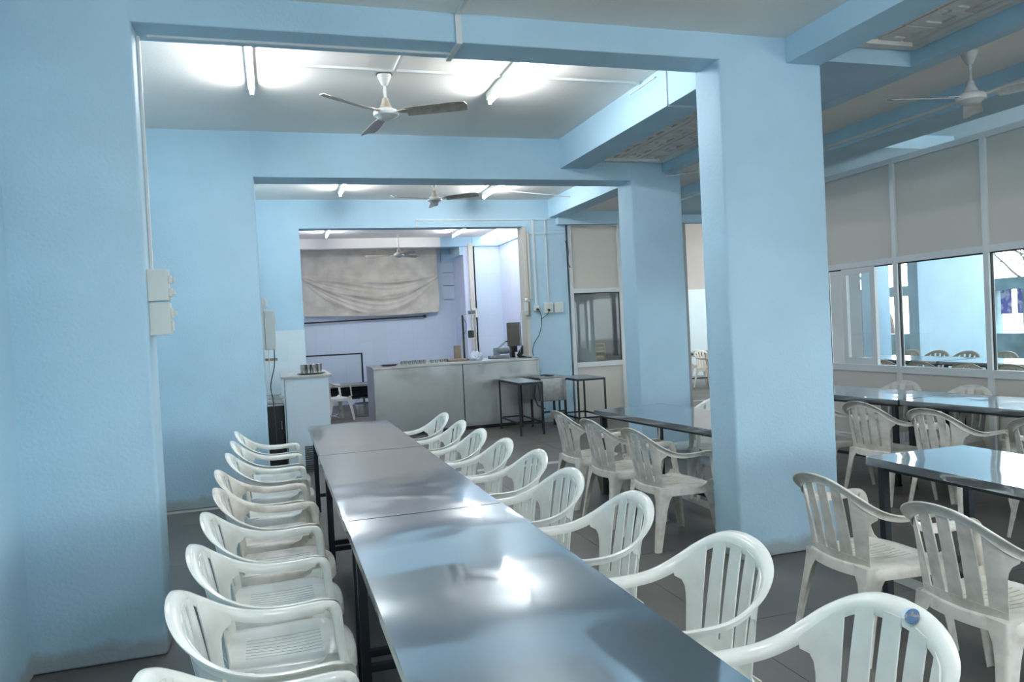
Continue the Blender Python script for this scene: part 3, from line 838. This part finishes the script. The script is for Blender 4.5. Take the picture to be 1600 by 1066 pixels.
tag(q.build('pipe_frame', BLACKM, None, smooth=True), 'black pipe turning down at a corner, low on the kitchen wall', 'pipe')
t = thing('work_bench', 'low steel bench with dark underside by the kitchen wall', 'bench', (1.45, 15.8, 0))
BX(-.65, .52, -.35, .35, .49, .53).build('bench_top', STEELC, t, bevel=.004)
BX(-.62, .50, -.3, .3, .24, .26).build('under_shelf', BLACKM, t)
BX(-.62, .50, .28, .30, .26, .49).build('back_panel', BLACKM, t)
for a in (-.6, .45):
    for b in (-.3, .3): BX(a, a+.04, b-.02, b+.02, 0, .49).build('leg', BLACKM, t)
t = thing('cooking_pot', 'steel cooking pot with a handle standing on the kitchen floor', 'pot', (1.55, 14.45, 0))
MB().lathe([(.001, 0), (.15, 0), (.162, .01), (.162, .235), (.178, .242), (.178, .248), (.159, .248), (.157, .012), (.001, .010)], n=28).build('pot_body', UTEN, t, smooth=True)
MB().tube([(-.162, 0, .22), (-.12, .02, .30), (0, .03, .345), (.12, .02, .30), (.162, 0, .22)], .005, 6).build('handle', UTEN, t, smooth=True)
tag(MB().tube([(.86, 13.6, .0), (.88, 13.6, .16)], .012, 8).tube([(.87, 13.6, .12), (1.0, 13.55, .15), (1.05, 13.5, .24)], .010, 8).tube([(.93, 13.57, .135), (1.03, 13.5, .10)], .008, 8).build('water_tap', UTEN, None, smooth=True),
    'bright bent metal tap beside the tiled counter end near the floor', 'tap')

# ------------------------------------------------------------------ serving counter
t = thing('serving_counter', 'long stainless steel serving counter with a dark seam in its front', 'counter', (0, 0, 0))
YF = 11.22
BX(1.36, 3.93, YF-.02, YF+.10, 1.0, 1.035).build('counter_edge', STEELC, t, bevel=.006)
BX(1.37, 3.845, YF+.10, 12.1, 1.0, 1.035).build('worktop', STEELC, t, bevel=.004)
BX(1.38, 2.70, YF, YF+.012, .10, 1.0).build('front_panel', STEELC, t, bevel=.002)
BX(2.715, 3.92, YF+.004, YF+.014, .10, 1.0).build('front_panel', STEELC, t, bevel=.002)
BX(1.372, 1.384, YF, 12.08, .08, 1.0).build('side_panel', STEELC, t, bevel=.002)
BX(2.701, 2.714, YF+.010, YF+.03, .1, 1.0).build('seam', GASKET, t)
BX(1.42, 3.84, YF+.11, 12.0, 0, .10).build('plinth', BLACKM, t)
BX(1.38, 3.92, YF+.02, YF+.06, .06, .12).build('bottom_rail', STEELC, t)
BX(3.90, 3.93, YF, YF+.08, .0, 1.0).build('side_panel', STEELC, t)
BX(1.375, 1.40, YF+.0, YF+.03, 0, .1).build('foot', STEELC, t)
# things on the counter
def bowl(x, y, z, r, h, label, group, mt=UTEN, cat='tumbler', nm='steel_tumbler'):
    o = MB().lathe([(.001, 0), (r*.82, 0), (r, h), (r*1.04, h+.003), (r*.95, h), (r*.78, .006), (.001, .006)], n=16).build(nm, mt, None, smooth=True, loc=(x, y, z))
    return tag(o, label, cat, group)
for k in range(7):
    bowl(1.86+.058*k, 11.62, 1.035, .026, .055, ['first', 'second', 'third', 'fourth', 'fifth', 'sixth', 'last'][k]+' small steel bowl from the left in the row of seven on the counter', 'row of small bowls on the counter', cat='bowl', nm='steel_bowl')
for k in range(4):
    bowl(2.33+.075*k, 11.66, 1.035, .034, .045, ['leftmost', 'second', 'third', 'rightmost'][k]+' squat steel dish in the group at the middle of the counter', 'squat dishes on the counter', cat='dish', nm='steel_dish')
tag(MB().lathe([(.001, 0), (.11, 0), (.14, .02), (.135, .02), (.105, .006), (.001, .006)], n=24).build('plate', UTEN, None, smooth=True, loc=(1.66, 11.6, 1.035)), 'flat steel plate at the left end of the counter', 'plate')
tag(BX(-.16, .14, -.12, .12, 0, .035).build('wooden_board', WOODB, None, bevel=.004, loc=(2.74, 11.72, 1.035)), 'brown wooden board lying on the counter by the clamp stand', 'board')
tag(BX(-.05, .05, -.05, .05, 0, .24).build('cardboard_box', WOODB, None, bevel=.006, loc=(2.80, 11.9, 1.035)), 'upright brown box behind the clamp stand on the counter', 'box')
t = thing('clamp_stand', 'dark upright stand with a side arm and clamp on the counter', 'stand', (2.90, 11.85, 1.035))
BX(-.07, .07, -.05, .05, 0, .015).build('stand_base', BLACKM, t)
MB().tube([(0, 0, .0), (0, 0, .72)], .016, 8).build('pole', BLACKM, t, smooth=True)
MB().tube([(0, 0, .70), (.07, 0, .715), (.22, 0, .74)], .013, 8).build('arm', UTEN, t, smooth=True)
BX(.10, .21, -.04, .04, .735, .79).build('clamp', GREYP, t, bevel=.01)
MB().tube([(.02, -.02, .66), (.05, -.02, .58), (.045, -.02, .48), (.01, -.02, .42)], .005, 6).build('hanging_wire', CABLE, t, smooth=True)
t = thing('wall_shelf', 'little white shelf unit with jars beside the clamp stand', 'shelf', (3.05, 12.0, 1.035))
BX(-.11, .09, -.05, .05, .335, .35).build('shelf_board', WPLAS, t)
BX(.08, .09, -.05, .05, 0, .72).build('upright', WPLAS, t)
BX(-.11, -.10, -.05, .05, 0, .35).build('upright', WPLAS, t)
tag(BX(-.045, .045, -.03, .03, 0, .12).build('radio', BLACK, None, bevel=.01, loc=(3.06, 11.99, 1.387)), 'small black device on the little white shelf', 'device')
def blob(name, mt, sx, sy, sz, seed, loc, label, cat):
    r_ = random.Random(seed); bm = bmesh.new(); bmesh.ops.create_icosphere(bm, subdivisions=3, radius=1)
    for v in bm.verts:
        n = 1+.22*sin(5*v.co.x+seed)*cos(6*v.co.y)+.10*r_.uniform(-1, 1)
        v.co = Vector((v.co.x*sx*n, v.co.y*sy*n, max(0, (v.co.z+.55)*sz*n)))
    me = bpy.data.meshes.new(name); bm.to_mesh(me); bm.free(); me.materials.append(mt)
    o = bpy.data.objects.new(name, me); C.objects.link(o); o.location = loc
    return tag(o, label, cat)
blob('plastic_bag', BAG, .10, .07, .085, 3, (3.02, 11.62, 1.035), 'crumpled white plastic bag on the counter', 'bag')
t = thing('mixer_grinder', 'grey tabletop grinder with a raised lever arm on the counter', 'grinder', (3.42, 11.75, 1.035))
BX(-.14, .17, -.09, .09, 0, .05).build('base', GREYP, t, bevel=.01)
MB().tube([(-.02, 0, .12), (.20, 0, .12)], [.055, .05], 14).build('motor_drum', GREYP, t, smooth=True)
BX(-.06, .03, -.045, .045, .04, .17).build('housing', GREYP, t, bevel=.01)
MB().tube([(0, 0, .15), (.13, 0, .25), (.15, 0, .27)], .014, 8).build('lever_arm', UTEN, t, smooth=True)
BX(.14, .18, -.015, .015, .255, .275).build('grip', BLACK, t)
t = thing('display_board', 'dark brown rectangular panel standing on the counter in front of the jamb', 'panel', (3.73, 11.85, 1.035))
BX(-.10, .13, -.02, .02, .18, .56).build('panel_face', BROWN, t, bevel=.003)
BX(-.10, .13, -.025, .025, .56, .567).build('top_trim', WPLAS, t)
BX(-.06, .04, -.06, .06, 0, .18).build('stand', BLACK, t)
tag(MB().lathe([(.001, 0), (.024, 0), (.030, .09), (.026, .09), (.022, .005), (.001, .005)], n=16).build('cup', WPLAS, None, smooth=True, loc=(3.70, 11.62, 1.035)), 'pale plastic cup in front of the brown panel on the counter', 'cup')
t = thing('slicer', 'black slanted machine at the right end of the counter', 'machine', (3.78, 11.60, 1.035))
MB().bar((-.06, 0, .02), (.06, .0, .18), .05, .08).build('slanted_body', BLACK, t, bevel=.006)
BX(-.05, .06, -.05, .05, 0, .03).build('base', BLACK, t, bevel=.004)
MB().bar((-.02, 0, .15), (.05, 0, .05), .03, .03).build('handle', GREYP, t)

# ------------------------------------------------------------------ sockets, switch boards, cables
def switchboard(name, x, y, z, w, h, label, n, d=.035, rz=0, cat='switchboard', plug=None):
    t = thing(name, label, cat, (x, y, z), rz)
    BX(-w/2, w/2, -d, 0, -h/2, h/2).build('box', WPLAS, t, bevel=.003)
    BX(-w/2+.006, w/2-.006, -d-.004, -d, -h/2+.006, h/2-.006).build('cover_plate', WPLAS, t, bevel=.002)
    for k in range(n):
        px = -w/2+w*(k+.5)/n
        BX(px-.011, px+.011, -d-.009, -d-.003, -.012+h*.22, .012+h*.22).build('switch', WPLAS, t, bevel=.002)
        for dx, dz in ((0, .010), (-.009, -.008), (.009, -.008)):
            MB().lathe([(.001, 0), (.0035, 0), (.0035, .002), (.001, .002)], n=8).build('socket_hole', BLACK, t).matrix_local = Matrix.Translation((px+dx, -d-.0035, -h*.2+dz)) @ Matrix.Rotation(pi/2, 4, 'X')
    if plug:
        MB().tube([(plug, -d-.004, -h*.2), (plug, -d-.045, -h*.22)], [.020, .014], 10).build('plug', BLACK, t, smooth=True)
    return t
YW = Y3-.001
switchboard('socket_box', 3.965, YW, 1.80, .085, .085, 'small single socket box on the pier beside the kitchen hatch', 1, plug=.006)
switchboard('switch_board', 4.165, YW, 1.80, .145, .165, 'left one of the pair of large switchboards on the blue pier', 2, plug=-.005)
switchboard('switch_board', 4.335, YW, 1.80, .145, .165, 'right one of the pair of large switchboards on the blue pier', 2)
t = switchboard('socket_box', 3.790, YW-.02, 1.80, .06, .20, 'narrow socket box on the edge of the kitchen hatch jamb', 1, plug=.0)
BX(.032, .075, -.006, .02, -.12, .11).build('wooden_backing', WOODB, t)
BX(-.02, .02, -.03, 0, .13, .17).build('small_box', UTEN, t)
switchboard('socket_box', 4.17, 15.93, 1.86, .13, .20, 'cream socket box on the cream post inside the kitchen', 1)
def cable(pts, r, label, mt=CABLE):
    P = catmull([Vector(p) for p in pts], 6)
    return tag(MB().tube(P, r, 6).build('cable', mt, None, smooth=True), label, 'cable')
cable([(3.97, YW-.05, 1.78), (4.02, YW-.04, 1.72), (4.035, YW-.03, 1.58), (3.99, YW-.03, 1.40), (3.90, YW-.03, 1.26), (3.86, YW-.04, 1.14), (3.87, YW-.05, 1.06)], .006, 'dark cable looping from the single socket down to the counter')
cable([(4.16, YW-.08, 1.76), (4.12, YW-.05, 1.69), (4.05, YW-.04, 1.64), (4.03, YW-.03, 1.60)], .005, 'short dark cable from the plugged switchboard joining the other one')
cable([(3.79, YW-.07, 1.76), (3.70, YW-.06, 1.75), (3.68, YW, 1.55), (3.71, YW+.1, 1.30), (3.74, YW+.2, 1.12)], .004, 'thin white cable from the jamb socket box across the brown panel', WPLAS)
cable([(4.50, YW-.02, 2.85), (4.55, YW-.02, 2.70), (4.53, YW-.02, 2.52), (4.57, YW-.02, 2.42)], .006, 'loose dark wire at the corner of the pier beside the cream partition')
def jamb_boxes():
    t = thing('switch_box', 'upper of the two white switch boxes on the jamb of the nearest left pier', 'switchboard', (-.58, 4.21, 1.755))
    BX(0, .095, -.045, .05, .006, .165).build('box', WPLAS, t, bevel=.003)
    for zz in (.115, .05):
        BX(.095, .108, -.02, .03, zz-.02, zz+.02).build('socket_plate', WPLAS, t, bevel=.002)
        BX(.108, .124, .0, .012, zz-.012, zz+.01).build('switch', WPLAS, t, bevel=.002)
    t = thing('switch_box', 'lower of the two white switch boxes on the jamb of the nearest left pier', 'switchboard', (-.58, 4.21, 1.59))
    BX(0, .095, -.035, .06, 0, .163).build('box', WPLAS, t, bevel=.003)
    for zz, s in ((.11, 1), (.045, 0)):
        BX(.095, .106, -.01, .04, zz-.025, zz+.025).build('socket_plate', WPLAS, t, bevel=.002)
        if s: BX(.106, .124, .01, .022, zz-.012, zz+.01).build('switch', WPLAS, t, bevel=.002)
jamb_boxes()

# ------------------------------------------------------------------ small stands beside the counter
def stand(cx, cy, w, d, h, label, low=.16, mt=STEELC):
    t = thing('side_table', label, 'table', (cx, cy, 0))
    BX(-w/2, w/2, -d/2, d/2, h-.012, h).build('table_top', STEEL, t, bevel=.002)
    q = .022
    for a in (-1, 1):
        for b in (-1, 1):
            BX(a*(w/2-q/2)-q/2, a*(w/2-q/2)+q/2, b*(d/2-q/2)-q/2, b*(d/2-q/2)+q/2, 0, h-.012).build('leg', BLACKM, t)
    for a in (-1, 1):
        BX(a*(w/2-q/2)-q/2, a*(w/2-q/2)+q/2, -d/2+q, d/2-q, h-.034, h-.012).build('top_rail', BLACKM, t)
        BX(a*(w/2-q/2)-q/2, a*(w/2-q/2)+q/2, -d/2+q, d/2-q, low, low+.022).build('stretcher', BLACKM, t)
    for b in (-1, 1):
        BX(-w/2+q, w/2-q, b*(d/2-q/2)-q/2, b*(d/2-q/2)+q/2, h-.034, h-.012).build('top_rail', BLACKM, t)
        BX(-w/2+q, w/2-q, b*(d/2-q/2)-q/2, b*(d/2-q/2)+q/2, low, low+.022).build('stretcher', BLACKM, t)
    return t
stand(3.40, 10.60, .36, .98, .75, 'low black framed side table with bright top in front of the steel counter')
stand(4.34, 10.55, .44, .80, .74, 'black framed side table with bright top beside the blue pier')
t = thing('serving_cart', 'steel box burner on black legs between the two side tables', 'cart', (3.87, 10.72, 0))
BX(-.20, .20, -.26, .26, .42, .76).build('steel_body', UTEN, t, bevel=.008)
BX(-.22, .22, -.28, .28, .76, .775).build('rim', STEELC, t, bevel=.003)
for k in (-.1, .1):
    MB().lathe([(.05, 0), (.07, 0), (.07, .012), (.05, .012), (.05, 0)], c=(0, k, .775), n=20).build('burner_ring', BLACK, t)
for a in (-.18, .18):
    for b in (-.24, .24): BX(a-.015, a+.015, b-.015, b+.015, 0, .42).build('leg', BLACKM, t)
MB().tube([(-.22, -.1, .66), (-.25, -.1, .5), (-.21, -.12, .36), (-.10, -.14, .30)], .010, 8).build('gas_hose', CABLE, t, smooth=True)
for zz in (.25,):
    BX(-.18, .18, -.25, -.23, zz, zz+.025).build('cross_rail', BLACKM, t)

# ------------------------------------------------------------------ left corner: tiled counter end, cupboard, distribution box
t = thing('tiled_counter', 'white tiled counter end with a worn stone top, left of the long tables', 'counter', (.365, 9.75, 0))
BX(-.255, .245, -.35, .9, 0, 1.05).build('tiled_body', WTILE, t, bevel=.004)
BX(-.30, .285, -.39, .92, 1.05, 1.08).build('stone_top', MARBLE, t, bevel=.005)
BX(-.262, -.255, -.353, -.33, 0, 1.05).build('edge_strip', UTEN, t)
t = thing('serving_tray', 'oval steel tray carrying the tumblers on the tiled counter', 'tray', (.43, 9.66, 1.082))
MB().lathe([(.001, 0), (.14, 0), (.175, .018), (.170, .018), (.138, .005), (.001, .005)], n=28).build('tray_dish', UTEN, t, smooth=True)
for k, (dx, dy) in enumerate([(-.095, 0), (-.03, .02), (.035, -.01), (.095, .03)]):
    bowl(.43+dx, 9.66+dy, 1.088, .036, .110, ['leftmost', 'second', 'third', 'rightmost'][k]+' steel tumbler of the row of four on the tray', 'tumblers on the tray')
t = thing('black_cupboard', 'black cupboard behind the far end of the left chair row', 'cupboard', (-.01, 9.85, 0))
BX(-.10, .10, -.28, .28, .02, .73).build('body', BLACK, t, bevel=.004)
BX(-.095, .09, -.295, -.28, .04, .72).build('door', BLACK, t, bevel=.003)
BX(.055, .065, -.31, -.295, .45, .55).build('handle', UTEN, t)
BX(-.105, .105, -.30, .28, .73, .75).build('top', UTEN, t)
for k, (z_, x_) in enumerate(((.752, -.01), (.80, .0), (.85, -.03))):
    tag(BX(-.09, .09, -.12, .12, 0, .014).build('steel_plate', UTEN, None, bevel=.004, loc=(x_, 9.78+.02*k, z_)), ['lowest', 'middle', 'topmost'][k]+' steel tray of the small pile on the black cupboard', 'tray')
    if k: BX(-.07, .07, -.1, .1, -.034 if k == 1 else -.036, 0).build('tray_base', UTEN, bpy.data.objects[-1] if False else C.objects[-1])
t = thing('distribution_box', 'cream electrical distribution box on the inner left wall', 'box', (-.13, 9.15, 1.65))
BX(0, .165, -.13, .13, -.235, .20).build('box', WPLAS, t, bevel=.004)
BX(.05, .054, -.134, -.13, -.235, .20).build('door_seam', GASKET, t)
BX(.165, .178, -.05, -.02, .06, .12).build('latch', WPLAS, t)
BX(.01, .06, -.1, .1, .20, .36).build('meter', WPLAS, t, bevel=.004)
BX(.06, .09, -.05, .05, .24, .33).build('meter_cap', WPLAS, t, bevel=.004)
MB().tube([(.03, -.1, -.235), (.03, -.1, -.55)], .006, 6).tube([(.08, -.1, -.235), (.08, -.1, -.55)], .006, 6).build('supply_pipe', WPLAS, t)
cable([(.01, 9.04, 1.42), (.0, 9.04, 1.22), (-.05, 9.1, 1.0), (-.03, 9.15, .80), (-.02, 9.4, .3)], .006, 'dark cable hanging from the distribution box past the cupboard')
t = thing('towel_rail', 'brown wooden rail under the distribution box', 'rail', (-.05, 9.15, 1.30))
BX(-.08, .09, -.02, .02, -.015, .015).build('wooden_bar', WOODB, t)
t = thing('wire_rack', 'black slatted wire rack between the left chairs and the far table', 'rack', (.33, 8.9, 0))
for k in range(13):
    BX(-.05, .05, -.04, .04, .02+.023*k, .028+.023*k).build('slat', BLACKM, t)
BX(.040, .050, -.04, .04, 0, .32).build('upright', BLACKM, t)

# glowing bar standing in for a light reflection on the store room glass
t = thing('reflection_streak', 'narrow glowing bar standing in for a reflection on the store room glass', 'reflection', (6.73, 14.1, 1.76))
BX(0, .02, -.03, .03, -.03, .26).build('streak_back', WPLAS, t)
MB().tube([(-.012, 0, 0), (-.012, 0, .22)], .012, 8).build('streak_bar', mat('glowing_streak', (1, 1, 1), .4, emit=(.9, .96, 1), strength=6.0, noise=.01), t, smooth=True)
blob('sack', GREYP, .16, .16, .2, 5, (6.1, 13.0, 0), 'grey sack on the store room floor behind the glass', 'sack')

# ------------------------------------------------------------------ outside: banners, trees
for k, (y0, y1) in enumerate(((10.66, 10.80), (10.92, 11.14))):
    tag(BX(13.29, 13.31, y0, y1, 1.30, 1.765).build('banner', BANNER, None), ['left', 'right'][k]+' purple and white cloth hanging in the boundary wall opening', 'banner')
def limb(b, p, d, r, L, depth, rnd, tips):
    pts = [p]; q = p.copy(); dd = d.copy(); n = 4
    for k in range(n):
        dd = (dd + Vector((rnd.uniform(-.22, .22), rnd.uniform(-.22, .22), rnd.uniform(-.05, .15)))).normalized()
        q = q + dd*L/n; pts.append(q.copy())
    b.tube(pts, [r*(1-.45*k/n) for k in range(n+1)], 6)
    if depth > 0:
        for k in range(3):
            a = pts[2+min(k, 2)]
            nd = (dd + Vector((rnd.uniform(-1, 1), rnd.uniform(-1, 1), rnd.uniform(-.1, .7)))).normalized()
            limb(b, a, nd, r*.5, L*.66, depth-1, rnd, tips)
    else: tips += pts[2:]
def tree(x, y, h, seed, label, dens=26):
    rnd = random.Random(seed); t = thing('tree', label, 'tree', (x, y, -.1), 0, 'trees beyond the boundary wall')
    b = MB(); tips = []
    limb(b, Vector((0, 0, 0)), Vector((0, 0, 1)), .11, h*.5, 3, rnd, tips)
    b.build('trunk', BARK, t, smooth=True)
    L = MB()
    for p in tips:
        for k in range(dens):
            c = p + Vector((rnd.gauss(0, .22), rnd.gauss(0, .22), rnd.gauss(0, .18)))
            a = Vector((rnd.uniform(-1, 1), rnd.uniform(-1, 1), rnd.uniform(-1, 1))).normalized()*.045
            d_ = a.cross(Vector((rnd.uniform(-1, 1), rnd.uniform(-1, 1), .3))).normalized()*.02
            L.add([c-a, c+d_, c+a, c-d_], [(0, 1, 2, 3)])
    o = L.build('foliage', LEAF, t); o['kind'] = 'stuff'
tree(17.0, 17.6, 5.2, 3, 'sparse tree beyond the boundary wall seen left of the porch pillar', 14)
tree(17.5, 12.8, 4.6, 11, 'sparse tree beyond the boundary wall seen right of the porch pillar', 9)
tree(19.5, 15.0, 5.6, 5, 'tree farther back beyond the boundary wall behind the pillar', 9)
